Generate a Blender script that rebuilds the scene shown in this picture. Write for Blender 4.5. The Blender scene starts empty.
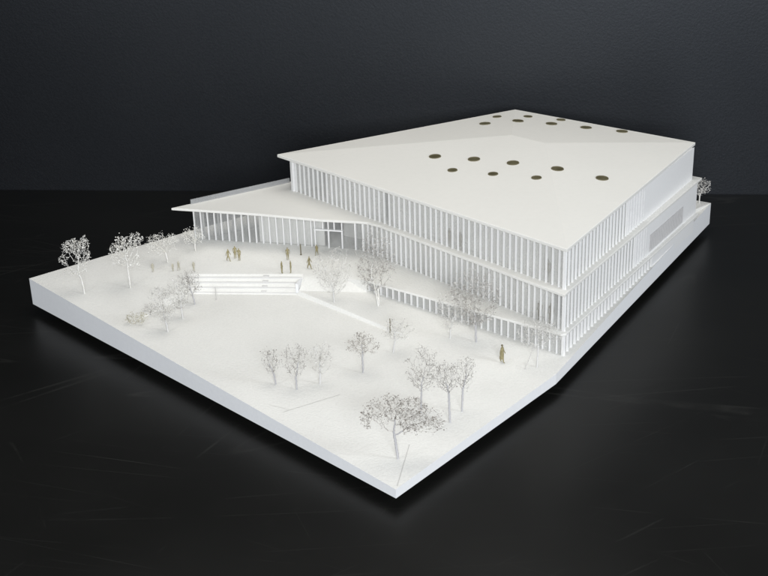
import bpy, bmesh, math, random
from mathutils import Vector, Matrix, geometry
from mathutils.bvhtree import BVHTree
from mathutils.kdtree import KDTree

sc = bpy.context.scene
C = sc.collection
PI = math.pi
random.seed(7)

# ------------------------------------------------------------------ materials
def new_mat(name):
    m = bpy.data.materials.new(name); m.use_nodes = True
    nt = m.node_tree; nt.nodes.clear()
    out = nt.nodes.new('ShaderNodeOutputMaterial')
    b = nt.nodes.new('ShaderNodeBsdfPrincipled')
    nt.links.new(b.outputs[0], out.inputs[0])
    return m, nt, b, out

def node(nt, t, **kw):
    n = nt.nodes.new(t)
    for k, v in kw.items():
        if k in n.inputs: n.inputs[k].default_value = v
        else: setattr(n, k, v)
    return n

def coords(nt):
    return nt.nodes.new('ShaderNodeNewGeometry').outputs['Position']

def ramp(nt, fac, stops):
    r = nt.nodes.new('ShaderNodeValToRGB')
    e = r.color_ramp.elements
    while len(e) < len(stops): e.new(0.5)
    for i, (p, c) in enumerate(stops):
        e[i].position = p
        e[i].color = (c[0], c[1], c[2], 1) if not isinstance(c, float) else (c, c, c, 1)
    nt.links.new(fac, r.inputs[0])
    return r.outputs[0]

def paper(name, col, var=0.04, scale=60., bump=.15, rough=.75, bump_d=.004):
    m, nt, b, _ = new_mat(name)
    pos = coords(nt)
    n1 = node(nt, 'ShaderNodeTexNoise', Scale=scale, Detail=4.0)
    n2 = node(nt, 'ShaderNodeTexNoise', Scale=1.3, Detail=3.0)
    nt.links.new(pos, n1.inputs['Vector']); nt.links.new(pos, n2.inputs['Vector'])
    mx = node(nt, 'ShaderNodeMath', operation='ADD')
    nt.links.new(n1.outputs[0], mx.inputs[0]); nt.links.new(n2.outputs[0], mx.inputs[1])
    dv = node(nt, 'ShaderNodeMath', operation='MULTIPLY'); dv.inputs[1].default_value = .5
    nt.links.new(mx.outputs[0], dv.inputs[0])
    lo = tuple(c*(1-var) for c in col); hi = tuple(min(1, c*(1+var)) for c in col)
    nt.links.new(ramp(nt, dv.outputs[0], [(.3, lo), (.7, hi)]), b.inputs['Base Color'])
    b.inputs['Roughness'].default_value = rough
    b.inputs['Specular IOR Level'].default_value = .25
    bp = node(nt, 'ShaderNodeBump', Strength=bump, Distance=bump_d)
    nt.links.new(n1.outputs[0], bp.inputs['Height']); nt.links.new(bp.outputs[0], b.inputs['Normal'])
    return m

M = {}
M['ground'] = paper('textured white ground paper', (.79, .785, .755), .055, 48, .5, .8, .008)
M['edge'] = paper('white board edge', (.86, .87, .885), .03, 25, .15, .6)
M['roof'] = paper('white roof card', (.775, .768, .735), .02, 18, .05, .7)
M['facade'] = paper('white facade card', (.85, .85, .848), .02, 30, .05, .6)
M['inner'] = paper('white inner card', (.78, .775, .755), .03, 12, .05, .7)
M['tan'] = paper('olive tan figure', (.30, .262, .145), .25, 40, .1, .6)
M['tan_pale'] = paper('pale tan figure', (.50, .475, .38), .2, 40, .1, .6)
M['tan_dark'] = paper('dark tan rod', (.17, .15, .10), .2, 40, .1, .6)
M['score'] = paper('score line', (.56, .55, .53), .05, 40, .1, .8)
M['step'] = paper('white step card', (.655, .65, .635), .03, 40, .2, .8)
M['louvre'] = paper('louvre grey', (.60, .592, .59), .05, 30, .1, .6)

def twig(name, lo, hi):
    m, nt, b, _ = new_mat(name)
    pos = coords(nt)
    n1 = node(nt, 'ShaderNodeTexNoise', Scale=22.0, Detail=3.0)
    nt.links.new(pos, n1.inputs['Vector'])
    nt.links.new(ramp(nt, n1.outputs[0], [(.36, lo), (.62, hi)]), b.inputs['Base Color'])
    b.inputs['Roughness'].default_value = .7
    return m
M['twig_white'] = twig('white twig', (.68, .665, .61), (.84, .83, .80))
M['twig_pale'] = twig('pale twig', (.42, .405, .375), (.76, .75, .725))
M['twig_grey'] = twig('grey brown twig', (.22, .20, .18), (.64, .625, .60))
M['twig_brown'] = twig('brown twig', (.20, .175, .15), (.64, .615, .58))
M['stem_pale'] = paper('pale stem', (.66, .655, .64), .06, 40, .1, .6)
M['stem'] = paper('grey white stem', (.47, .465, .475), .06, 40, .1, .6)

def glass(name, t, tint):
    m, nt, b, out = new_mat(name)
    b.inputs['Base Color'].default_value = (*tint, 1)
    b.inputs['Roughness'].default_value = .12
    tr = nt.nodes.new('ShaderNodeBsdfTransparent'); tr.inputs[0].default_value = (.95, .95, .945, 1)
    mx = nt.nodes.new('ShaderNodeMixShader')
    ns = node(nt, 'ShaderNodeTexNoise', Scale=3.0, Detail=2.0)
    nt.links.new(coords(nt), ns.inputs['Vector'])
    nt.links.new(ramp(nt, ns.outputs[0], [(.3, t-.05), (.7, t+.05)]), mx.inputs[0])
    nt.links.new(tr.outputs[0], mx.inputs[1]); nt.links.new(b.outputs[0], mx.inputs[2])
    nt.links.new(mx.outputs[0], out.inputs[0])
    return m
M['glass'] = glass('acrylic glazing', .27, (.86, .86, .845))
M['clear'] = glass('clear acrylic', .15, (.74, .745, .75))
M['parapet'] = glass('acrylic parapet', .40, (.56, .57, .58))

m, nt, b, _ = new_mat('dark skylight glass')
ns = node(nt, 'ShaderNodeTexNoise', Scale=9.0, Detail=2.0); nt.links.new(coords(nt), ns.inputs['Vector'])
nt.links.new(ramp(nt, ns.outputs[0], [(.35, (.075, .066, .034)), (.65, (.125, .112, .064))]), b.inputs['Base Color'])
b.inputs['Roughness'].default_value = .45
b.inputs['Specular IOR Level'].default_value = .2
M['skylight'] = m
M['skyrim'] = paper('olive skylight rim', (.16, .145, .095), .1, 40, .1, .6)

# black scratched table
m, nt, b, _ = new_mat('scratched black table top')
pos = coords(nt)
def scratch(seed, stretch, rot, width, mlo, mhi, lev=.5, scale=.5):
    mp = node(nt, 'ShaderNodeMapping'); mp.inputs['Location'].default_value = (seed, seed*1.7, 0)
    m0 = node(nt, 'ShaderNodeMapping'); m0.inputs['Rotation'].default_value = (0, 0, -rot)
    nt.links.new(pos, m0.inputs['Vector'])
    mp.inputs['Scale'].default_value = stretch
    nt.links.new(m0.outputs[0], mp.inputs['Vector'])
    nz = node(nt, 'ShaderNodeTexNoise', Scale=scale, Detail=0.0); nt.links.new(mp.outputs[0], nz.inputs['Vector'])
    sb = node(nt, 'ShaderNodeMath', operation='SUBTRACT'); sb.inputs[1].default_value = lev
    nt.links.new(nz.outputs[0], sb.inputs[0])
    ab = node(nt, 'ShaderNodeMath', operation='ABSOLUTE'); nt.links.new(sb.outputs[0], ab.inputs[0])
    line = ramp(nt, ab.outputs[0], [(0., 1.), (width, 0.)])
    mk = node(nt, 'ShaderNodeTexNoise', Scale=.8, Detail=5.0, Roughness=.65)
    mo = node(nt, 'ShaderNodeMapping'); mo.inputs['Location'].default_value = (seed*3.3, -seed, seed); nt.links.new(pos, mo.inputs['Vector'])
    nt.links.new(mo.outputs[0], mk.inputs['Vector'])
    msk = ramp(nt, mk.outputs[0], [(mlo, 0.), (mhi, 1.)])
    mu = node(nt, 'ShaderNodeMath', operation='MULTIPLY')
    nt.links.new(line, mu.inputs[0]); nt.links.new(msk, mu.inputs[1])
    return mu.outputs[0]
s = None
for a in ((3.1, (.13, 2.6, 1), -.35, .0016, .47, .70), (11.3, (.11, 3.6, 1), -.22, .0017, .50, .74, .47), (23.7, (.12, 3.2, 1), -.5, .0022, .50, .74, .53),
          (41.9, (.08, 2.4, 1), .05, .0018, .46, .72), (57.3, (2.2, .12, 1), .3, .0020, .52, .75), (71.1, (.10, 2.0, 1), .6, .0016, .50, .72),
          (83.0, (.16, 4.0, 1), -.28, .0022, .52, .74, .5), (97.0, (1.6, .1, 1), -.5, .0018, .54, .74)):
    o = scratch(*a)
    if s is None: s = o
    else:
        ad = node(nt, 'ShaderNodeMath', operation='MAXIMUM'); nt.links.new(s, ad.inputs[0]); nt.links.new(o, ad.inputs[1]); s = ad.outputs[0]
dust = node(nt, 'ShaderNodeTexVoronoi', Scale=1.9); nt.links.new(pos, dust.inputs['Vector'])
dl = ramp(nt, dust.outputs['Distance'], [(.008, .7), (.022, 0.)])
ad = node(nt, 'ShaderNodeMath', operation='MAXIMUM'); nt.links.new(s, ad.inputs[0]); nt.links.new(dl, ad.inputs[1]); s = ad.outputs[0]
haze = node(nt, 'ShaderNodeTexNoise', Scale=.35, Detail=5.0); nt.links.new(pos, haze.inputs['Vector'])
base = ramp(nt, haze.outputs[0], [(.3, (.0052, .0053, .0049)), (.72, (.0088, .0089, .0084))])
mix = node(nt, 'ShaderNodeMix', data_type='RGBA'); mix.inputs['B'].default_value = (.05, .05, .048, 1)
for i in mix.inputs:
    if i.name == 'B' and i.type == 'RGBA': i.default_value = (.05, .05, .046, 1)
    if i.name == 'A' and i.type == 'RGBA': nt.links.new(base, i)
    if i.name == 'Factor' and i.type == 'VALUE': fac_in = i
sm = node(nt, 'ShaderNodeMath', operation='MULTIPLY'); sm.inputs[1].default_value = .38
nt.links.new(s, sm.inputs[0]); nt.links.new(sm.outputs[0], mix.inputs[0])
nt.links.new([o for o in mix.outputs if o.type == 'RGBA'][0], b.inputs['Base Color'])
rg = ramp(nt, haze.outputs[0], [(.3, .30), (.7, .42)]); nt.links.new(rg, b.inputs['Roughness'])
b.inputs['Specular IOR Level'].default_value = .20
M['table'] = m

# dark blue-grey backdrop cloth
m, nt, b, _ = new_mat('dark backdrop')
pos = coords(nt)
n1 = node(nt, 'ShaderNodeTexNoise', Scale=34.0, Detail=4.0); nt.links.new(pos, n1.inputs['Vector'])
n2 = node(nt, 'ShaderNodeTexNoise', Scale=.5, Detail=3.0); nt.links.new(pos, n2.inputs['Vector'])
mu = node(nt, 'ShaderNodeMath', operation='ADD'); nt.links.new(n1.outputs[0], mu.inputs[0]); nt.links.new(n2.outputs[0], mu.inputs[1])
hf = node(nt, 'ShaderNodeMath', operation='MULTIPLY'); hf.inputs[1].default_value = .5; nt.links.new(mu.outputs[0], hf.inputs[0])
nt.links.new(ramp(nt, hf.outputs[0], [(.36, (.0055, .0057, .0066)), (.64, (.0095, .0098, .0110))]), b.inputs['Base Color'])
b.inputs['Roughness'].default_value = .44
b.inputs['Specular IOR Level'].default_value = .5
b.inputs['Specular Tint'].default_value = (.78, .86, .97, 1)
bp = node(nt, 'ShaderNodeBump', Strength=.22, Distance=.008); nt.links.new(n1.outputs[0], bp.inputs['Height']); nt.links.new(bp.outputs[0], b.inputs['Normal'])
M['backdrop'] = m

# ------------------------------------------------------------------ helpers
OFF = {}
def empty(name, loc, label, cat, group=None):
    o = bpy.data.objects.new(name, None); C.objects.link(o)
    o.empty_display_size = .1
    o.location = loc; o['label'] = label; o['category'] = cat
    if group: o['group'] = group
    OFF[o.name] = Vector(loc)
    return o

def obj(name, bm, mat, parent=None, smooth=False, loc=None):
    """link bm as one mesh object; verts are in world space unless loc is given"""
    me = bpy.data.meshes.new(name)
    if parent is not None and loc is None:
        bmesh.ops.translate(bm, verts=bm.verts, vec=-OFF[parent.name])
    bm.to_mesh(me); bm.free()
    for p in me.polygons: p.use_smooth = smooth
    me.materials.append(mat)
    o = bpy.data.objects.new(name, me); C.objects.link(o)
    if parent is not None:
        o.parent = parent
        OFF[o.name] = OFF[parent.name] + (Vector(loc) - OFF[parent.name] if loc is not None else Vector())
        if loc is not None: o.location = Vector(loc) - OFF[parent.name]
    elif loc is not None:
        o.location = loc; OFF[o.name] = Vector(loc)
    return o

def prism(bm, poly, z0, z1):
    """poly: list of (x,y); z0/z1 number or list"""
    n = len(poly)
    if sum(poly[i][0]*poly[(i+1) % n][1]-poly[(i+1) % n][0]*poly[i][1] for i in range(n)) < 0:
        poly = poly[::-1]
        if isinstance(z0, (list, tuple)): z0 = z0[::-1]
        if isinstance(z1, (list, tuple)): z1 = z1[::-1]
    f0 = z0 if isinstance(z0, (list, tuple)) else [z0]*n
    f1 = z1 if isinstance(z1, (list, tuple)) else [z1]*n
    a = [bm.verts.new((p[0], p[1], z)) for p, z in zip(poly, f0)]
    b_ = [bm.verts.new((p[0], p[1], z)) for p, z in zip(poly, f1)]
    bm.faces.new(a[::-1]); bm.faces.new(b_)
    for i in range(n): bm.faces.new((a[i], a[(i+1) % n], b_[(i+1) % n], b_[i]))
    return bm

def wall(bm, p, q, z0, z1, t, side=1):
    """vertical slab from p to q, thickness t to the given side (+1 = left of p->q)"""
    d = Vector((q[0]-p[0], q[1]-p[1])).normalized(); n = Vector((-d.y, d.x))*t*side
    prism(bm, [p, q, (q[0]+n.x, q[1]+n.y), (p[0]+n.x, p[1]+n.y)], z0, z1)

def lerp2(p, q, t): return (p[0]+(q[0]-p[0])*t, p[1]+(q[1]-p[1])*t)
def dist2(p, q): return math.hypot(q[0]-p[0], q[1]-p[1])

def tube(bm, a, b_, ra, rb, n=4):
    a = Vector(a); b_ = Vector(b_); d = b_-a
    if d.length < 1e-6: return
    q = d.to_track_quat('Z', 'Y')
    r1 = [bm.verts.new(a + q @ Vector((ra*math.cos(2*PI*i/n), ra*math.sin(2*PI*i/n), 0))) for i in range(n)]
    r2 = [bm.verts.new(b_ + q @ Vector((rb*math.cos(2*PI*i/n), rb*math.sin(2*PI*i/n), 0))) for i in range(n)]
    for i in range(n): bm.faces.new((r1[i], r1[(i+1) % n], r2[(i+1) % n], r2[i]))
    bm.faces.new(r2)

# ------------------------------------------------------------------ setting
TZ = -.10
def back_line(x): return 17.414 + (x+5.385)*(16.256-17.414)/(5.155+5.385)
bm = bmesh.new()
prism(bm, [(-14, -3), (14, -3), (14, back_line(14)), (-14, back_line(-14))], TZ-.3, TZ)
o = obj('table_top', bm, M['table']); o['kind'] = 'structure'
bm = bmesh.new()
prism(bm, [(-16, back_line(-16)+.02), (16, back_line(16)+.02), (16, back_line(16)+.2), (-16, back_line(-16)+.2)], -1.0, 13)
o = obj('backdrop', bm, M['backdrop']); o['kind'] = 'structure'

# ------------------------------------------------------------------ site board
board = empty('site_model', (0., 12.5, TZ), 'thick white sloping site board of the architectural model on the black table', 'model base')
ZP = .363
V, E_ = [], []
def v(x, y, z): V.append((x, y, z)); return len(V)-1
L = v(-3.931, 13.251, .312); N = v(.045, 9.119, .088); K = v(1.624, 11.009, .109); R = v(4.072, 15.04, .274)
B1 = v(2.05, 16.2, .34); B2 = v(.17, 16.2, .36); Lb = v(-2.265, 14.445, .357); Lm = v(-3.1, 13.846, .338)
LN = [v(-3.931+(3.976)*t, 13.251-4.132*t, .312-.224*t) for t in (.2, .4, .6, .8)]
NK = [v(.045+1.579*t, 9.119+1.89*t, .088+.021*t) for t in (.33, .67)]
KR = [v(1.624+2.448*t, 11.009+4.031*t, .109+.165*t) for t in (.25, .5, .75)]
bound = [L]+LN+[N]+NK+[K]+KR+[R, B1, B2, Lb, Lm]
# plaza edge (top) and foot
pa = v(-2.75, 13.12, .337); sl = v(-2.169, 13.122, ZP); sr = v(-.879, 13.021, ZP); pd = v(-.344, 13.035, ZP); gf = v(-.18, 12.79, ZP)
sl0 = v(-2.114, 12.915, .213); sr0 = v(-.943, 12.800, .213)
srf = v(-.86, 12.94, .330); pdf = v(-.40, 12.93, .325); gff = v(-.190, 12.770, .233)
# lawn and its riser
lw = v(.027, 11.99, .138); pw = v(.040, 12.000, .168); pr = v(-.922, 12.812, .258); le = v(.17, 11.90, .150)
wa = v(-2.655, 12.133, .226); wt = v(-2.735, 12.15, .238); st = v(-2.20, 12.94, .300)
ce = v(-1.1, 11.75, .176); c2 = v(-.3, 10.8, .141); c3 = v(.6, 10.7, .112); c4 = v(.9, 11.6, .135)
# ground-floor foot line, recess behind it, plaza inside the building
g1 = v(1.74, 11.375, .109); g2 = v(3.86, 14.58, .262)
h0 = v(.06, 13.06, .233); h1 = v(1.80, 11.86, .109); h2 = v(3.5, 14.4, .24)
i0 = v(.07, 13.08, .35); i1 = v(1.80, 11.89, .35); i2 = v(3.47, 14.4, .35)
cons = [(bound[i], bound[(i+1) % len(bound)]) for i in range(len(bound))]
cons += [(pa, sl), (sl, sr), (sr, pd), (pd, gf), (sl0, sr0), (sl, sl0), (srf, pdf), (pdf, gff), (sr, sr0), (sr0, lw), (pr, pw), (sr0, pr),
         (lw, le), (pw, le), (sl0, wa), (st, wt), (wa, wt), (st, sl), (gff, g1), (g1, g2), (h0, h1), (h1, h2), (i0, i1), (i1, i2), (gf, i0), (gff, h0), (pr, srf)]
res = geometry.delaunay_2d_cdt([Vector((p[0], p[1])) for p in V], cons, [], 0, 1e-6)
vo_, eo_, fo_, vorig = res[0], res[1], res[2], res[3]
def inside(x, y):
    c = False; n = len(bound)
    for i in range(n):
        a = V[bound[i]]; b_ = V[bound[(i+1) % n]]
        if (a[1] > y) != (b_[1] > y) and x < (b_[0]-a[0])*(y-a[1])/(b_[1]-a[1])+a[0]: c = not c
    return c
bm = bmesh.new()
tv = []
for p, og in zip(vo_, vorig):
    z = V[og[0]][2] if og else .2
    tv.append(bm.verts.new((p.x, p.y, z)))
for f in fo_:
    cx = sum(vo_[i].x for i in f)/len(f); cy = sum(vo_[i].y for i in f)/len(f)
    if inside(cx, cy):
        ff = bm.faces.new([tv[i] for i in f])
        ff.normal_update()
        if ff.normal.z < 0: ff.normal_flip()
bm.verts.ensure_lookup_table()
BVH = BVHTree.FromBMesh(bm)
def ground(x, y):
    h = BVH.ray_cast(Vector((x, y, 5)), Vector((0, 0, -1)))
    return h[0].z if h[0] else 0.
gs = obj('ground_sheet', bm, M['ground'], board, smooth=True); gs.data.set_sharp_from_angle(angle=math.radians(22))
# sides: one closed skirt down to z=0 with a bottom
bm = bmesh.new()
top = [bm.verts.new(V[i]) for i in bound]; bot = [bm.verts.new((V[i][0], V[i][1], 0)) for i in bound]
n = len(bound)
for i in range(n): bm.faces.new((bot[i], bot[(i+1) % n], top[(i+1) % n], top[i]))
bm.faces.new(bot[::-1])
obj('board_side', bm, M['edge'], board)
cx = sum(V[i][0] for i in bound)/n; cy = sum(V[i][1] for i in bound)/n
bm = bmesh.new(); prism(bm, [(cx+(V[i][0]-cx)*.93, cy+(V[i][1]-cy)*.93) for i in (L, N, K, R, B1, B2, Lb)], TZ+.001, -.001)
obj('foot', bm, M['tan_dark'], board)
# steps
a0, a1 = (-2.165, 13.118), (-.882, 13.017); b0, b1 = (-2.118, 12.918), (-.945, 12.803)
bm = bmesh.new(); NS = 4
for k in range(NS):
    t0 = k/NS; t1 = (k+1)/NS
    zt = ZP-(ZP-.213)*(k+1)/(NS+.0)+.018
    p0, p1 = lerp2(a0, b0, t0-.02), lerp2(a1, b1, t0-.02)
    q0, q1 = lerp2(a0, b0, t1-.28/NS), lerp2(a1, b1, t1-.28/NS); u0, u1 = lerp2(a0, b0, t1+.02/NS), lerp2(a1, b1, t1+.02/NS)
    vv = [bm.verts.new(c) for c in ((*p0, .15), (*p1, .15), (*u1, .15), (*u0, .15), (*u0, zt-.037), (*u1, zt-.037), (*p0, zt), (*p1, zt), (*q1, zt), (*q0, zt))]
    for f in ((9, 8, 7, 6), (4, 5, 8, 9), (3, 2, 5, 4), (0, 3, 4, 9, 6), (1, 7, 8, 5, 2), (0, 6, 7, 1)): bm.faces.new([vv[x] for x in f])
bmesh.ops.recalc_face_normals(bm, faces=bm.faces)
obj('steps', bm, M['step'], board)
bm = bmesh.new()
for k in range(NS):          # aisle of half steps
    for fx in (.665,):
        zt = ZP-(ZP-.213)*(k+1)/NS+.030
        t0, t1 = k/NS, k/NS+.5/NS
        p, q = lerp2(lerp2(a0, b0, t0), lerp2(a1, b1, t0), fx), lerp2(lerp2(a0, b0, t0), lerp2(a1, b1, t0), fx+.05)
        r_, s_ = lerp2(lerp2(a0, b0, t1), lerp2(a1, b1, t1), fx+.05), lerp2(lerp2(a0, b0, t1), lerp2(a1, b1, t1), fx)
        prism(bm, [p, q, r_, s_], .16, zt)
obj('aisle_steps', bm, M['step'], board)
bm = bmesh.new(); wall(bm, (-.872, 12.995), (-.925, 12.815), .18, .335, .03, -1)
obj('cheek_wall', bm, M['edge'], board)
# score lines in the paper
def score(pts, w):
    bm = bmesh.new()
    for a, b_ in zip(pts, pts[1:]):
        d = Vector((b_[0]-a[0], b_[1]-a[1])).normalized(); nn = Vector((-d.y, d.x))*w/2
        K_ = 8
        for i in range(K_):
            u, w2 = lerp2(a, b_, i/K_), lerp2(a, b_, (i+1)/K_)
            za, zb = ground(*u)+.003, ground(*w2)+.003
            bm.faces.new([bm.verts.new(c) for c in ((u[0]-nn.x, u[1]-nn.y, za), (w2[0]-nn.x, w2[1]-nn.y, zb), (w2[0]+nn.x, w2[1]+nn.y, zb), (u[0]+nn.x, u[1]+nn.y, za))])
    obj('score_line', bm, M['score'], board)
score([(-.953, 10.36), (-.44, 10.67)], .005)
score([(.058, 9.16), (.18, 9.795)], .005)
score([(-1.09, 10.49), (-.90, 10.40)], .003)

# ------------------------------------------------------------------ building
Z1, Z2, Z3 = .366, .811, 1.238
bld = empty('library_building', (1.2, 13.2, .2), 'white three-storey finned building model with wide hipped roof, canopy wing and round dark skylights', 'building')
D = Vector((math.cos(math.radians(57.0)), math.sin(math.radians(57.0))))      # along the right facade
def along(p, s_): return (p[0]+D.x*s_, p[1]+D.y*s_)
# roof
E0, E1, E2, E3 = (-1.202, 14.525), (1.746, 11.377), (3.685, 14.488), (1.743, 16.058)
P1, P2 = (1.5635, 14.70, 1.338), (1.910, 14.357, 1.338)
bm = bmesh.new()
zt = Z3+.008
e = [bm.verts.new((*p, zt)) for p in (E0, E1, E2, E3)]
p1, p2 = bm.verts.new(P1), bm.verts.new(P2)
for f in ((e[0], e[1], p2, p1), (e[1], e[2], p2), (e[2], e[3], p1, p2), (e[3], e[0], p1)): bm.faces.new(f)
ZS = Z3-.028
lo = [bm.verts.new((*p, ZS)) for p in (E0, E1, E2, E3)]
for i in range(4): bm.faces.new((lo[i], lo[(i+1) % 4], e[(i+1) % 4], e[i]))
bm.faces.new(lo[::-1])
bmesh.ops.triangulate(bm, faces=[f for f in bm.faces if len(f.verts) > 3 and any(v_ in (p1, p2) for v_ in f.verts)])
bmesh.ops.recalc_face_normals(bm, faces=bm.faces)
roofbvh = BVHTree.FromBMesh(bm)
roof = obj('roof', bm, M['roof'], bld)
def bevel(o, w_):
    md = o.modifiers.new('bevel', 'BEVEL'); md.width = w_; md.segments = 2; md.limit_method = 'ANGLE'; md.angle_limit = math.radians(40)
bevel(roof, .006)
for x, y in ((.627, 14.124), (1.059, 13.958), (1.479, 13.764), (1.942, 13.519), (2.39, 13.26), (.798, 13.652), (1.230, 13.462), (1.682, 13.271),
             (1.301, 15.369), (1.712, 15.417), (2.109, 15.298), (2.505, 15.127), (2.912, 14.962), (1.480, 15.701), (1.863, 15.662), (2.255, 15.510)):
    h = roofbvh.ray_cast(Vector((x, y, 5)), Vector((0, 0, -1)))
    bm = bmesh.new()
    small = (x, y) in ((.798, 13.652), (1.230, 13.462), (1.682, 13.271)) or y > 15.45 and x != 1.712
    r = .054 if small else .067
    q = h[1].to_track_quat('Z', 'Y')
    mt = Matrix.Translation(h[0]+h[1]*.001) @ q.to_matrix().to_4x4()
    bmesh.ops.create_circle(bm, cap_ends=True, segments=40, radius=r, matrix=mt @ Matrix.Translation((0, 0, .002)))
    sk = obj('skylight', bm, M['skylight'], bld)
    bm = bmesh.new()
    prof = [(r*.90, .0025), (r*.93, .007), (r*1.02, .007), (r*1.05, -.002)]
    rr = [[bm.verts.new(mt @ Vector((a_*math.cos(2*PI*t/40), a_*math.sin(2*PI*t/40), z_))) for t in range(40)] for a_, z_ in prof]
    for ra_, rb_ in zip(rr, rr[1:]):
        for t in range(40): bm.faces.new((ra_[t], rb_[t], rb_[(t+1) % 40], ra_[(t+1) % 40]))
    bmesh.ops.recalc_face_normals(bm, faces=bm.faces)
    obj('rim', bm, M['skyrim'], sk, smooth=True)

# floor slabs
S1 = [(-2.41, 14.008), (-1.395, 13.735), (-.66, 13.485), (-.27, 13.40), (-.16, 13.365), (-.03, 13.26), (1.725, 11.285), (1.764, 11.358), along((1.764, 11.358), 3.72), (1.80, 16.02), (-1.089, 14.80)]
bm = bmesh.new(); prism(bm, S1, Z2-.028, Z2)
bevel(obj('canopy_slab', bm, M['roof'], bld), .005)
S2 = [(-.18, 12.779), (1.71, 11.345), (1.762, 11.352), along((1.762, 11.352), 3.70), (1.9, 15.9), (.3, 14.2), (-.08, 13.3)]
bm = bmesh.new(); prism(bm, S2, Z1-.024, Z1)
bevel(obj('terrace_slab', bm, M['ground'], bld), .005)

# wall polylines (outer face of the fins)
UL, UC = (-1.05, 14.47), (1.738, 11.410)          # upper front, left to corner
UR = (3.66, 14.425); UB = (1.75, 15.95)
MC = (1.742, 11.405); ML = (-.22, 13.62); MD = (-.40, 13.69); MA = (-2.185, 14.15); MR = along(MC, 3.68)
GC = (1.742, 11.378); GL = (-.165, 12.80); GR = along(GC, 3.62)

def inset(p, q, t):      # move the line p->q to its left
    d = Vector((q[0]-p[0], q[1]-p[1])).normalized(); n_ = Vector((-d.y, d.x))*t
    return (p[0]+n_.x, p[1]+n_.y), (q[0]+n_.x, q[1]+n_.y)

FIN_N = [0]; STUFF = bmesh.new()
def fins(name, p, q, z0, z1, pitch, depth, thick, mat, s0=0., s1=None, z0end=None, limit=None, jitter=.0):
    """upright fins along p->q (they stand to the left of that line)"""
    Ln = dist2(p, q); s1 = Ln if s1 is None else s1
    d = Vector((q[0]-p[0], q[1]-p[1])).normalized(); nn = Vector((-d.y, d.x))
    n_ = max(1, int(round((s1-s0)/pitch)))
    rnd = random.Random(int(p[0]*1000)+int(z0*100))
    shared = None
    for i in range(n_+1):
        s_ = s0+(s1-s0)*i/n_ + rnd.uniform(-jitter, jitter)
        zz0 = z0 if z0end is None else z0+(z0end-z0)*s_/Ln
        x, y = p[0]+d.x*s_, p[1]+d.y*s_
        poly = [(-d.x*thick/2, -d.y*thick/2), (d.x*thick/2, d.y*thick/2), (d.x*thick/2+nn.x*depth, d.y*thick/2+nn.y*depth), (-d.x*thick/2+nn.x*depth, -d.y*thick/2+nn.y*depth)]
        if limit is not None and FIN_N[0] >= limit:
            prism(STUFF, [(a+x, c+y) for a, c in poly], zz0, z1); continue
        if name == 'fin': FIN_N[0] += 1
        lean = rnd.uniform(-.012, .012)
        if shared is None or z0end is not None:
            bm = bmesh.new(); prism(bm, poly, 0, z1-zz0)
            o = obj(name, bm, mat, bld, loc=(x, y, zz0)); shared = o
        else:
            o = shared.copy(); C.objects.link(o); o.location = Vector((x, y, zz0))-OFF[bld.name]
        o.rotation_euler = (0, 0, lean*3)

def glaze(name, p, q, z0, z1, t=.008, mat='glass'):
    bm = bmesh.new(); wall(bm, p, q, z0, z1, t, 1); obj(name, bm, M[mat], bld)

# in plan the front runs left->corner, so "inside" is to the LEFT of left->corner direction
# upper storey
fins('fin', UL, UC, Z2, ZS, .0795, .020, .0115, M['facade'], jitter=.003)
a, c = inset(UL, UC, .021); glaze('glazing', a, c, Z2, ZS)
fins('fin', ML, MC, Z1, Z2-.028, .0775, .020, .0115, M['facade'], jitter=.003)
a, c = inset(ML, MC, .021); glaze('glazing', a, c, Z1, Z2-.028)
fins('fin', UC, UR, Z2, ZS, .085, .018, .014, M['facade'], s0=.03, s1=1.56, limit=100)
a, c = inset(UC, UR, .019); glaze('glazing', a, lerp2(a, c, 2.02/3.556), Z2, ZS)
fins('fin', UC, UR, Z2, ZS, .075, .022, .036, M['facade'], s0=1.62, s1=2.0, limit=100)
fins('fin', MC, MR, Z1, Z2-.028, .085, .018, .014, M['facade'], s0=.03, s1=1.78, limit=100)
a, c = inset(MC, MR, .019); glaze('glazing', a, lerp2(a, c, 2.1/3.68), Z1, Z2-.028)
fins('fin', MC, MR, Z1, Z2-.028, .075, .022, .036, M['facade'], s0=1.84, s1=2.06, limit=100)
o = obj('fin', STUFF, M['facade'], bld); o['kind'] = 'stuff'
# canopy wing columns, entrance
Zp = ZP+.001
fins('column', MA, MD, Zp, Z2-.028, .0835, .028, .0125, M['facade'], s0=0., s1=1.42)
d_ = dist2(MA, MD)
fins('column', MD, ML, Zp, Z2-.028, .09, .03, .018, M['facade'], s0=.1)
a, c = inset(MA, MD, .027); glaze('canopy_glazing', a, c, Zp, Z2-.028, mat='clear')
a, c = inset(MD, ML, .027); glaze('canopy_glazing', a, c, Zp, Z2-.028, mat='clear')
MAb = (-1.02, 14.74)
a, c = inset(MAb, MA, .03); glaze('canopy_glazing', a, c, Zp, Z2-.028, mat='clear')
fins('column', MAb, MA, Zp, Z2-.028, .17, .03, .016, M['facade'], s0=.1, s1=1.2)
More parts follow.
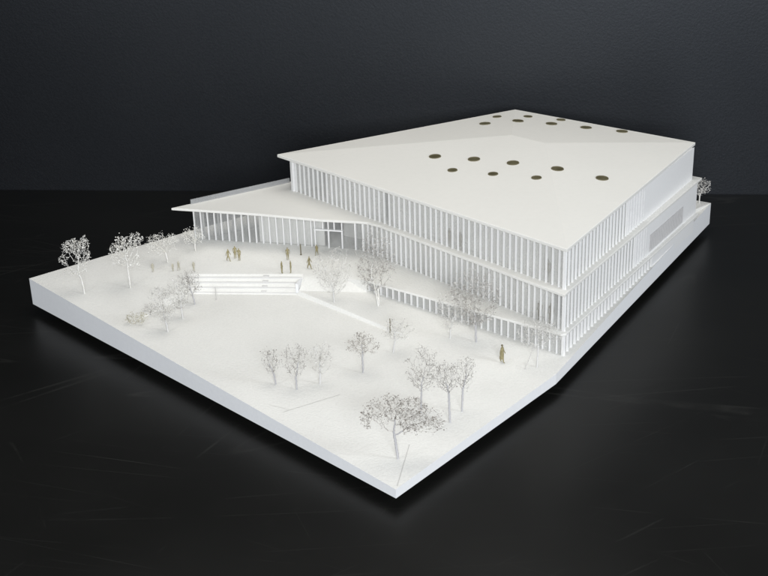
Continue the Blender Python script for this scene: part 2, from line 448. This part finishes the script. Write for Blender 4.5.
# entrance: frame standing proud of the glazing
ent = lambda t: lerp2(MA, MD, t)
t0, t1 = (d_-.38)/d_, (d_-.06)/d_
bm = bmesh.new()
zl = Zp+.205
for t in (t0, (t0+t1)/2, t1):
    p, q = ent(t-.0042), ent(t+.0042); wall(bm, p, q, Zp, zl, .03, 1)
for t in (t0, t0+(t1-t0)*.3, (t0+t1)/2, t0+(t1-t0)*.72, t1):
    p, q = ent(t-.0032), ent(t+.0032); wall(bm, p, q, zl+.022, Z2-.029, .03, 1)
p, q = ent(t0-.006), ent(t1+.006)
wall(bm, (p[0], p[1]-.004), (q[0], q[1]-.004), zl+.003, zl+.017, .034, 1)
obj('entrance_frame', bm, M['facade'], bld)
# ground floor
a, c = GL, GC
fins('mullion', GL, GC, .226, Z1-.024, .0785, .022, .0125, M['facade'], z0end=.10)
p, q = inset(GL, GC, .021)
bm = bmesh.new(); d = Vector((q[0]-p[0], q[1]-p[1])).normalized(); nn = Vector((-d.y, d.x))*.008
prism(bm, [p, q, (q[0]+nn.x, q[1]+nn.y), (p[0]+nn.x, p[1]+nn.y)], [.22, .09, .09, .22], Z1-.024)
obj('ground_floor_glazing', bm, M['glass'], bld)
fins('mullion', GC, GR, .100, Z1-.024, .085, .022, .018, M['facade'], s0=.03, s1=2.3, z0end=.25)
p, q = inset(GC, GR, .019)
bm = bmesh.new(); d = Vector((q[0]-p[0], q[1]-p[1])).normalized(); nn = Vector((-d.y, d.x))*.008
prism(bm, [p, q, (q[0]+nn.x, q[1]+nn.y), (p[0]+nn.x, p[1]+nn.y)], [.09, .24, .24, .09], Z1-.024)
obj('ground_floor_glazing', bm, M['glass'], bld)
bm = bmesh.new(); wall(bm, along(GC, 2.32), along(GC, 3.62), .15, Z1-.024, .03, 1); obj('solid_wall', bm, M['facade'], bld)
# solid walls of the right facade, corner panels
bm = bmesh.new(); wall(bm, lerp2(UC, UR, 2.03/3.556), UR, Z2, ZS, .04, 1); wall(bm, UR, UB, Z2, ZS, .04, 1); wall(bm, UB, UL, Z2, ZS, .04, 1)
obj('solid_wall', bm, M['facade'], bld)
bm = bmesh.new(); wall(bm, along(MC, 2.10), MR, Z1, Z2-.028, .04, 1); wall(bm, MR, (1.85, 15.92), Z1, Z2-.028, .04, 1); wall(bm, (1.85, 15.92), (-1.0, 14.76), Z1, Z2-.028, .04, 1)
obj('solid_wall', bm, M['facade'], bld)
for cpt, z0, z1 in ((UC, Z2, ZS), (MC, Z1, Z2-.028), (GC, .10, Z1-.024)):
    bm = bmesh.new()
    fd = Vector((UL[0]-UC[0], UL[1]-UC[1])).normalized()
    p = (cpt[0]-fd.x*.004, cpt[1]-fd.y*.004-.006)
    wall(bm, (p[0]+fd.x*.035, p[1]+fd.y*.035), p, z0, z1, .02, 1)
    obj('corner_panel', bm, M['facade'], bld)
# louvre grid on the middle storey wall
lv = bmesh.new()
p0, p1 = along(MC, 2.2), along(MC, 3.22)
p0, p1 = inset(p0, p1, -.005)
wall(lv, p0, p1, .40, .60, .003, 1)
q0, q1 = inset(p0, p1, -.0035)
for i in range(30):
    s_ = i/30; wall(lv, lerp2(q0, q1, s_), lerp2(q0, q1, s_+.012), .402, .598, .003, 1)
obj('louvre_grid', lv, M['louvre'], bld)
# inner walls seen through the glazing
def core(name, pts, z0, z1):
    bm = bmesh.new()
    for p, q in zip(pts, pts[1:]): wall(bm, p, q, z0, z1, .02, 1)
    obj(name, bm, M['inner'], bld)
a, c = inset(UL, UC, .11); a2, c2_ = inset(UC, UR, .13)
core('inner_wall', [lerp2(a, c, .12), lerp2(a, c, .36)], Z2+.001, ZS-.001)
core('inner_wall', [lerp2(a, c, .38), lerp2(a, c, .97)], Z2+.001, ZS-.001)
core('inner_wall', [lerp2(a2, c2_, .08), lerp2(a2, c2_, .7)], Z2+.001, ZS-.001)
a, c = inset(ML, MC, .11)
core('inner_wall', [lerp2(a, c, .04), lerp2(a, c, .92)], Z1+.001, Z2-.03)
a2, c2_ = inset(MC, MR, .13)
core('inner_wall', [lerp2(a2, c2_, .08), lerp2(a2, c2_, .6)], Z1+.001, Z2-.03)
core('inner_wall', [(-1.42, 14.01), (-1.0, 13.90), (-.66, 13.82)], Zp, Z2-.03)
core('inner_wall', [(-.45, 14.1), (.1, 13.75)], Z1+.001, Z2-.03)
# parapet of clear acrylic on the canopy wing
pl, pr_ = (-2.20, 14.115), (-1.095, 14.765)
bm = bmesh.new(); wall(bm, pl, pr_, Z2+.001, Z2+.058, .012, -1); obj('parapet', bm, M['parapet'], bld)

# ------------------------------------------------------------------ trees
def tree(loc, height, spread, label, mats=('stem', 'twig_grey'), trunk=.35, n=190, seed=1, shape='round', leaf=1., lean=(0, 0), name='model_tree', cat='tree', stems=1, r0=.0085, lsize=.014, blobs=None):
    rnd = random.Random(seed)
    x, y = loc[0], loc[1]; z = ground(x, y)
    root = empty(name, (x, y, z), label, cat, 'bare twig trees planted on the model' if cat == 'tree' else None)
    n = int(n*3.0)
    x0, x1 = spread; cxm = (x0+x1)/2; rx = (x1-x0)/2*1.08
    zc = height*(trunk+1)/2; rz = height*(1-trunk)/2*1.04
    # clumped attractors in the crown
    cl = []
    for i in range(13):
        while True:
            p = Vector((rnd.uniform(-1, 1), rnd.uniform(-1, 1), rnd.uniform(-1, 1)))
            if .35 < p.length < .95: break
        cl.append(p)
    pts = []
    while len(pts) < n:
        if blobs:
            bb = rnd.choices(blobs, [q[4] for q in blobs])[0]
            p = Vector((rnd.uniform(-1, 1), rnd.uniform(-1, 1), rnd.uniform(-1, 1)))
            if p.length > 1: continue
            pts.append(Vector((bb[0]+p.x*bb[2], p.y*max(bb[2], .12)*.9, bb[1]+p.z*bb[3]))); continue
        if rnd.random() < .7:
            c_ = rnd.choice(cl); p = c_+Vector((rnd.gauss(0, .2), rnd.gauss(0, .2), rnd.gauss(0, .2)))
        else: p = Vector((rnd.uniform(-1, 1), rnd.uniform(-1, 1), rnd.uniform(-1, 1)))
        if p.length > 1.05: continue
        if shape == 'umbrella' and (p.z < -.1-.5*(p.x*p.x+p.y*p.y)*1.0 and math.hypot(p.x, p.y) < .55): continue
        w = 1.
        if shape == 'vase': w = .65+.4*(p.z+1)/2
        pts.append(Vector((cxm+p.x*rx*w, p.y*rx*.9*w, zc+p.z*rz)))
    step = .0148*max(.8, height/.5)**.5
    nodes = []; par = []
    def add(p, k): nodes.append(p); par.append(k); return len(nodes)-1
    for s_ in range(stems):
        ang = rnd.uniform(0, 6.28); off = Vector((math.cos(ang), math.sin(ang), 0))*(.012 if stems > 1 else 0)
        k = add(off.copy(), -1); p = off.copy()
        th = height*trunk*(.95 if shape != 'umbrella' else 1.05)
        tx = Vector((cxm*.35+lean[0]+off.x*3, lean[1]+off.y*3, th))
        m_ = max(3, int(th/step))
        for i in range(1, m_+1):
            t = i/m_
            p = off.lerp(tx, t)+Vector((rnd.uniform(-.12, .12)*step, rnd.uniform(-.12, .12)*step, 0))
            k = add(p, k)
    trunk_n = len(nodes)
    act = list(pts); kill = step*1.15
    for it in range(90):
        if not act: break
        kd = KDTree(len(nodes))
        for i, q in enumerate(nodes): kd.insert(q, i)
        kd.balance()
        infl = {}; rest = []
        for a_ in act:
            q, bi, bd = kd.find(a_)
            if bd < kill: continue
            rest.append(a_)
            infl.setdefault(bi, []).append(a_)
        act = rest
        for i, al in infl.items():
            d_ = Vector()
            for a_ in al: d_ += (a_-nodes[i]).normalized()
            if d_.length < 1e-4: continue
            d_ = d_.normalized()+Vector((rnd.gauss(0, .22), rnd.gauss(0, .22), rnd.gauss(0, .22)+(.05 if shape != 'umbrella' else -.05)))
            add(nodes[i]+d_.normalized()*step, i)
        if len(nodes) > 3600: break
    kids = [0]*len(nodes)
    for k in par:
        if k >= 0: kids[k] += 1
    wgt = [0.]*len(nodes)
    for i in range(len(nodes)-1, -1, -1):
        if kids[i] == 0: wgt[i] = 1.
        if par[i] >= 0: wgt[par[i]] += wgt[i]
    mx = max(wgt)
    rad = [max(.00155, r0*(w/mx)**.56) for w in wgt]
    tb, cb = bmesh.new(), bmesh.new()
    base = Vector((x, y, z-.004))
    for i, k in enumerate(par):
        if k < 0: continue
        big = i < trunk_n or rad[i] > r0*.5
        tube(tb if big else cb, base+nodes[k], base+nodes[i], rad[k] if big else min(rad[k], rad[i]*1.3), rad[i], 5 if big else 3)
    # little dried seed heads and leaf flakes
    for i in range(trunk_n, len(nodes)):
        if kids[i] and rnd.random() > .26*leaf: continue
        for j in range(max(1, int(rnd.choice((1, 1, 2, 2))*leaf))):
            c_ = base+nodes[i]+Vector((rnd.gauss(0, .011), rnd.gauss(0, .011), rnd.gauss(0, .011)))
            s_ = lsize*.68*rnd.uniform(.45, 1.15)
            q = Vector((rnd.gauss(0, 1), rnd.gauss(0, 1), rnd.gauss(0, 1))).to_track_quat('Z', 'Y')
            vs = [cb.verts.new(c_+q @ Vector((s_*math.cos(t)*rnd.uniform(.5, 1), s_*math.sin(t)*rnd.uniform(.35, .9), rnd.uniform(-.3, .3)*s_))) for t in (0, 1.4, 2.7, 4.2)]
            cb.faces.new((vs[0], vs[1], vs[2])); cb.faces.new((vs[0], vs[2], vs[3]))
    obj('trunk', tb, M[mats[0]], root, smooth=True)
    obj('crown', cb, M[mats[1]], root)
    return root

W, P_, G_, B_ = ('twig_white', 'twig_white'), ('stem_pale', 'twig_pale'), ('stem', 'twig_grey'), ('stem', 'twig_brown')
tree((-3.233, 12.833), .684, (-.216, .129), 'lacy white tree nearest the far left corner of the board', W, .26, 240, 11, lsize=.017,
     blobs=[(-.07, .55, .11, .09, 2), (.05, .58, .08, .09, 1.2), (-.18, .40, .06, .06, .5), (.01, .42, .09, .10, 1.1), (-.08, .26, .13, .05, .35), (.08, .44, .05, .08, .5)])
tree((-2.748, 12.902), .640, (-.206, .184), 'dense rounded white tree standing out against the dark beyond the left edge', W, .36, 280, 12, leaf=1.25, lsize=.019,
     blobs=[(-.12, .43, .08, .10, 1.2), (.0, .50, .11, .10, 1.6), (.11, .56, .08, .08, 1.1), (.0, .32, .17, .08, .6), (-.05, .58, .06, .05, .4)])
tree((-2.418, 13.486), .360, (-.225, .146), 'low spreading white tree between the round left tree and the canopy wing', W, .30, 120, 13, leaf=.8, shape='umbrella')
tree((-2.146, 13.80), .290, (-.138, .125), 'small white tree right in front of the first canopy columns', W, .3, 90, 14)
tree((-2.224, 11.988), .494, (-.184, .143), 'pale twiggy tree nearest the camera in the clump left of the lawn', P_, .2, 210, 15, shape='vase')
tree((-2.110, 12.299), .479, (-.158, .125), 'pale twiggy tree in the middle of the clump left of the lawn', P_, .25, 190, 16, shape='vase')
tree((-2.026, 12.650), .408, (-.152, .074), 'small grey tree of the left clump, closest to the steps', G_, .25, 130, 17)
tree((-.536, 12.565), .640, (-.234, .234), 'tall pale airy tree right of the steps in front of the entrance', P_, .15, 250, 18, shape='vase', leaf=.8)
tree((-.058, 12.479), .863, (-.222, .201), 'tallest tree, white stems forked at the ground, left of the ground floor glazing', ('twig_white', 'twig_grey'), .22, 330, 19, stems=3, r0=.009)
tree((.907, 11.680), .809, (-.251, .221), 'tall full grey tree in front of the middle of the ground floor', ('stem', 'twig_grey'), .26, 360, 20, leaf=1.45, r0=.010, lsize=.016)
tree((.651, 11.773), .543, (-.142, .162), 'shorter pale beige tree just left of the tall full grey tree', P_, .2, 180, 21)
tree((1.456, 11.150), .515, (-.184, .223), 'slim pale tree beside the near building corner', P_, .42, 170, 22, shape='umbrella', leaf=.9, r0=.008)
tree((-1.051, 10.872), .403, (-.133, .076), 'left tree of the row of three in the open front ground', G_, .28, 90, 23, shape='vase', leaf=.7)
tree((-.847, 10.773), .473, (-.151, .132), 'middle tree of the row of three in the open front ground', G_, .28, 130, 24, shape='vase', leaf=.7)
tree((-.634, 10.879), .445, (-.114, .152), 'pale right tree of the row of three in the open front ground', P_, .26, 130, 25, shape='vase', leaf=.7)
tree((-.227, 11.099), .418, (-.145, .154), 'small brown flat-topped tree alone on the lower lawn edge', B_, .45, 130, 26, shape='umbrella', leaf=1.)
tree((.069, 11.494), .362, (-.089, .228), 'faint pale low tree near the end of the lawn step', P_, .4, 120, 27, leaf=.8)
tree((.302, 10.343), .673, (-.173, .210), 'wide forked grey tree behind the big brown umbrella tree', G_, .32, 210, 28, shape='vase', leaf=.8)
tree((.556, 10.164), .607, (-.162, .108), 'grey tree with a straight bare trunk, right of the wide forked one', G_, .5, 170, 29, shape='vase', leaf=.8, r0=.01)
tree((.676, 10.351), .563, (-.091, .137), 'rightmost grey tree of the near group, behind the straight-trunked one', G_, .42, 140, 30, shape='vase', leaf=.8, r0=.009)
tree((.075, 9.574), .625, (-.317, .378), 'big brown umbrella-shaped tree nearest the front corner', B_, .42, 420, 31, shape='umbrella', leaf=1.35, lsize=.018, lean=(-.04, 0),
     r0=.0115, blobs=[(-.265, .40, .065, .08, .7), (-.20, .50, .09, .06, .9), (-.06, .55, .14, .07, 1.6), (-.10, .43, .10, .08, 1.0), (.10, .50, .16, .10, 2.2), (.13, .37, .15, .10, 2.2), (.27, .42, .12, .09, 1.2), (.33, .33, .09, .07, .7)])
tree((3.92, 15.02), .33, (-.12, .12), 'small grey sprig tree behind the far right corner of the building', ('twig_pale', 'twig_pale'), .3, 110, 32)
# tan tuft along the sunken lawn edge
tree((-2.60, 12.17), .13, (-.08, .16), 'low tan tuft at the left tip of the lawn', ('twig_pale', 'tan_pale'), .1, 60, 33, name='shrub', cat='shrub', r0=.006)
tree((-2.47, 12.40), .12, (-.08, .12), 'thin greyish tuft behind the tan one on the lawn edge', ('twig_grey', 'twig_pale'), .1, 45, 34, name='shrub', cat='shrub', r0=.006)

# ------------------------------------------------------------------ figures
def body_mesh(pose):
    """figure of height 1, one continuous skin surface"""
    J = {'pel': (0, 0, .53), 'waist': (0, .0, .62), 'chest': (0, 0, .74), 'neck': (0, -.005, .845), 'head': (0, -.012, .905), 'top': (0, -.008, .965)}
    Rr = {'pel': .075, 'waist': .068, 'chest': .085, 'neck': .036, 'head': .052, 'top': .040}
    Ed = [('pel', 'waist'), ('waist', 'chest'), ('chest', 'neck'), ('neck', 'head'), ('head', 'top')]
    fw = {'stand': (.0, .0), 'stride': (.17, -.17), 'walk': (.10, -.11)}[pose]
    sw = {'stand': (.02, .02), 'stride': (-.12, .13), 'walk': (-.07, .09)}[pose]
    for sd, f, w in ((-1, fw[0], sw[0]), (1, fw[1], sw[1])):
        s_ = 'l' if sd < 0 else 'r'
        J['hip'+s_] = (.05*sd, 0, .49); J['knee'+s_] = (.052*sd, -f*.55-.012, .28); J['ank'+s_] = (.052*sd, -f, .045); J['toe'+s_] = (.058*sd, -f-.075, .02)
        Rr.update({'hip'+s_: .066, 'knee'+s_: .045, 'ank'+s_: .028, 'toe'+s_: .022})
        J['sh'+s_] = (.105*sd, 0, .80); J['elb'+s_] = (.135*sd, -w*.4+.015, .64); J['wri'+s_] = (.13*sd, -w-.015, .50); J['han'+s_] = (.127*sd, -w-.025, .455)
        Rr.update({'sh'+s_: .042, 'elb'+s_: .032, 'wri'+s_: .023, 'han'+s_: .024})
        Ed += [('pel', 'hip'+s_), ('hip'+s_, 'knee'+s_), ('knee'+s_, 'ank'+s_), ('ank'+s_, 'toe'+s_), ('chest', 'sh'+s_), ('sh'+s_, 'elb'+s_), ('elb'+s_, 'wri'+s_), ('wri'+s_, 'han'+s_)]
    ks = list(J)
    me = bpy.data.meshes.new('person')
    me.from_pydata([J[k] for k in ks], [(ks.index(a_), ks.index(c_)) for a_, c_ in Ed], [])
    o = bpy.data.objects.new('person', me); C.objects.link(o)
    md = o.modifiers.new('skin', 'SKIN'); md.use_smooth_shade = True
    sv = me.skin_vertices[0].data
    for i, k in enumerate(ks):
        sv[i].radius = (Rr[k], Rr[k]*.8); sv[i].use_root = (k == 'pel')
    o.modifiers.new('sub', 'SUBSURF').levels = 1
    bpy.context.view_layer.update()
    dg = bpy.context.evaluated_depsgraph_get()
    r = bpy.data.meshes.new_from_object(o.evaluated_get(dg))
    bpy.data.objects.remove(o); r.materials.append(M['tan'])
    for p in r.polygons: p.use_smooth = True
    return r
BODY = {k: body_mesh(k) for k in ('stand', 'stride', 'walk')}
BODY['pale'] = BODY['stand'].copy(); BODY['pale'].materials[0] = M['tan_pale']
BODY['pale_walk'] = BODY['walk'].copy(); BODY['pale_walk'].materials[0] = M['tan_pale']
BODY['dark'] = BODY['stand'].copy(); BODY['dark'].materials[0] = M['tan_dark']  # indoor figures: the shade behind the glazing is put into a darker body colour
def person(x, y, h, rz, pose, label, group, z=None):
    o = bpy.data.objects.new('person', BODY[pose]); C.objects.link(o)
    o.location = (x, y, ground(x, y) if z is None else z); o.scale = (h, h, h); o.rotation_euler = (0, 0, rz)
    o['label'] = label; o['category'] = 'person'; o['group'] = group
    OFF[o.name] = Vector()
    return o
g = 'tan scale figures on the plaza'
person(-1.735, 13.461, .15, 1.2, 'stride', 'tan scale figure with legs wide apart, leftmost of the trio before the canopy wing', g)
person(-1.665, 13.535, .155, .5, 'stand', 'tan scale figure standing farthest back in the trio before the canopy wing', g)
person(-1.612, 13.466, .152, -.4, 'stand', 'tan scale figure at the right of the trio before the canopy wing', g)
person(-1.110, 13.060, .150, 1.4, 'stand', 'dark slim scale figure standing at the top of the steps, left of a pair', g)
person(-1.012, 13.066, .150, -1.5, 'stand', 'tan scale figure at the top of the steps, right of a pair', g)
person(-1.066, 13.436, .157, .3, 'stand', 'tan scale figure alone behind the pair at the steps', g)
person(-.814, 13.161, .155, 1.3, 'stride', 'striding tan scale figure right of the pair at the steps', g)
person(-.745, 13.545, .135, -.6, 'walk', 'tan scale figure walking towards the entrance door', g)
g = 'small tan figures at the left of the plaza'
person(-2.550, 13.242, .112, .2, 'pale', 'small tan figure under the round left tree, leftmost of the far four', g)
person(-2.326, 13.224, .100, 1.0, 'pale', 'smallest and palest tan figure, second of the far four on the left plaza', g)
person(-2.261, 13.233, .118, -.5, 'pale_walk', 'small tan figure close to the palest one, third of the far four', g)
person(-2.092, 13.206, .116, .8, 'pale', 'small tan figure at the right end of the far four on the left plaza', g)
pp = person(1.128, 11.259, .195, 1.1, 'walk', 'large tan scale figure in a long coat walking in front of the ground floor', 'tan figure walking by the building')
bm = bmesh.new()
rings = [(.20, .10, .085), (.32, .098, .085), (.46, .09, .075), (.60, .078, .062), (.72, .092, .066), (.80, .088, .055), (.835, .045, .042)]
prev = None
for z, a_, c_ in rings:
    r_ = [bm.verts.new((a_*1.12*math.cos(t*PI/8), c_*1.25*math.sin(t*PI/8)+(.02 if z < .4 else 0), z)) for t in range(16)]
    if prev:
        for i in range(16): bm.faces.new((prev[i], prev[(i+1) % 16], r_[(i+1) % 16], r_[i]))
    prev = r_
obj('coat', bm, M['tan'], pp, smooth=True)
bm = bmesh.new(); bmesh.ops.create_uvsphere(bm, u_segments=10, v_segments=6, radius=.056, matrix=Matrix.Translation((0, .008, .945)))
obj('hair', bm, M['tan_dark'], pp, smooth=True)
g = 'scale figures standing inside the glazed storeys'
person(.700, 12.604, .21, -.83, 'dark', 'left of two dark figures behind the middle of the upper storey fins', g, Z2+.001)
person(.808, 12.486, .21, -.83, 'dark', 'right of two dark figures behind the middle of the upper storey fins', g, Z2+.001)
person(1.605, 11.614, .25, -.83, 'dark', 'dark figure behind the upper storey fins next to the near corner', g, Z2+.001)
person(1.543, 11.683, .22, -.83, 'dark', 'dark figure behind the middle storey fins, farther from the near corner', g, Z1+.001)
person(1.640, 11.574, .24, -.83, 'dark', 'dark figure behind the middle storey fins, right at the near corner', g, Z1+.001)

def post(x, y, h, label, r=.006, tilt=(0, 0), mat='tan_dark'):
    z = ground(x, y)
    bm = bmesh.new()
    tube(bm, (0, 0, -.002), (tilt[0], tilt[1], h*.85), r, r, 8); tube(bm, (tilt[0], tilt[1], h*.85), (tilt[0]*1.15, tilt[1]*1.15, h), r, r*.5, 8)
    tube(bm, (0, 0, -.002), (0, 0, .006), r*2, r*1.7, 8)
    o = obj('post', bm, M[mat], loc=(x, y, z))
    o['label'] = label; o['category'] = 'post'; o['group'] = 'thin upright rods on the model'
post(.050, 11.965, .158, 'thin dark rod at the near end of the white lawn step')
post(-1.810, 12.76, .150, 'thin grey rod at the foot of the steps on the left', .005, mat='score')
post(-.926, 13.570, .134, 'thin dark rod on the plaza before the canopy columns')
post(1.336, 11.114, .238, 'slanting thin rod leaning against the slim tree by the building corner', .0035, (.085, .06), 'score')

# ------------------------------------------------------------------ camera
cam = bpy.data.cameras.new('camera'); co = bpy.data.objects.new('camera', cam); C.objects.link(co)
X = Vector((0.9995187780248482, -0.031019548283529774, 0.0))
Y = Vector((-0.012683644371173019, -0.40869520751557503, 0.9125827921450562))
Zw = Vector((-0.028307905983661983, -0.9121436372513305, -0.408891975319562))
# rows: world axes written in camera axes (x right, y down, z forward)
right = Vector((X.x, Y.x, Zw.x)); down = Vector((X.y, Y.y, Zw.y)); fwd = Vector((X.z, Y.z, Zw.z))
mw = Matrix((right, -down, -fwd)).transposed().to_4x4(); mw.translation = (0, 0, 6)
co.matrix_world = mw
cam.sensor_width = 36; cam.lens = 36*1300/768
cam.clip_start = .1; cam.clip_end = 200
sc.camera = co

# ------------------------------------------------------------------ light
def area(name, loc, target, sx, sy, power, col):
    l = bpy.data.lights.new(name, 'AREA'); l.shape = 'RECTANGLE'; l.size = sx; l.size_y = sy; l.energy = power; l.color = col
    o = bpy.data.objects.new(name, l); C.objects.link(o); o.location = loc
    o.rotation_euler = (Vector(target)-Vector(loc)).to_track_quat('-Z', 'Y').to_euler()
    return o
area('ceiling_light', (.1, 13.0, 9.5), (.1, 13.5, 0), 8, 6, 460, (1., .967, .90))
area('window_light', (1.4, -5.5, 7.0), (.0, 12.5, .3), 6, 4.5, 2650, (.945, .97, 1.))
area('side_light', (9.0, 7.0, 5.0), (2.0, 14.0, .6), 2.5, 2.5, 400, (.92, .96, 1.))
area('left_light', (-8.0, 5.0, 4.5), (-1.0, 12.0, .3), 2.5, 2.5, 210, (.92, .96, 1.))  # added fill without a known source, lifts the left side of the board
w = bpy.data.worlds.new('World'); sc.world = w; w.use_nodes = True
w.node_tree.nodes['Background'].inputs[0].default_value = (.88, .93, 1., 1)
w.node_tree.nodes['Background'].inputs[1].default_value = .12

sc.view_settings.view_transform = 'Standard'; sc.view_settings.look = 'None'; sc.view_settings.exposure = 0
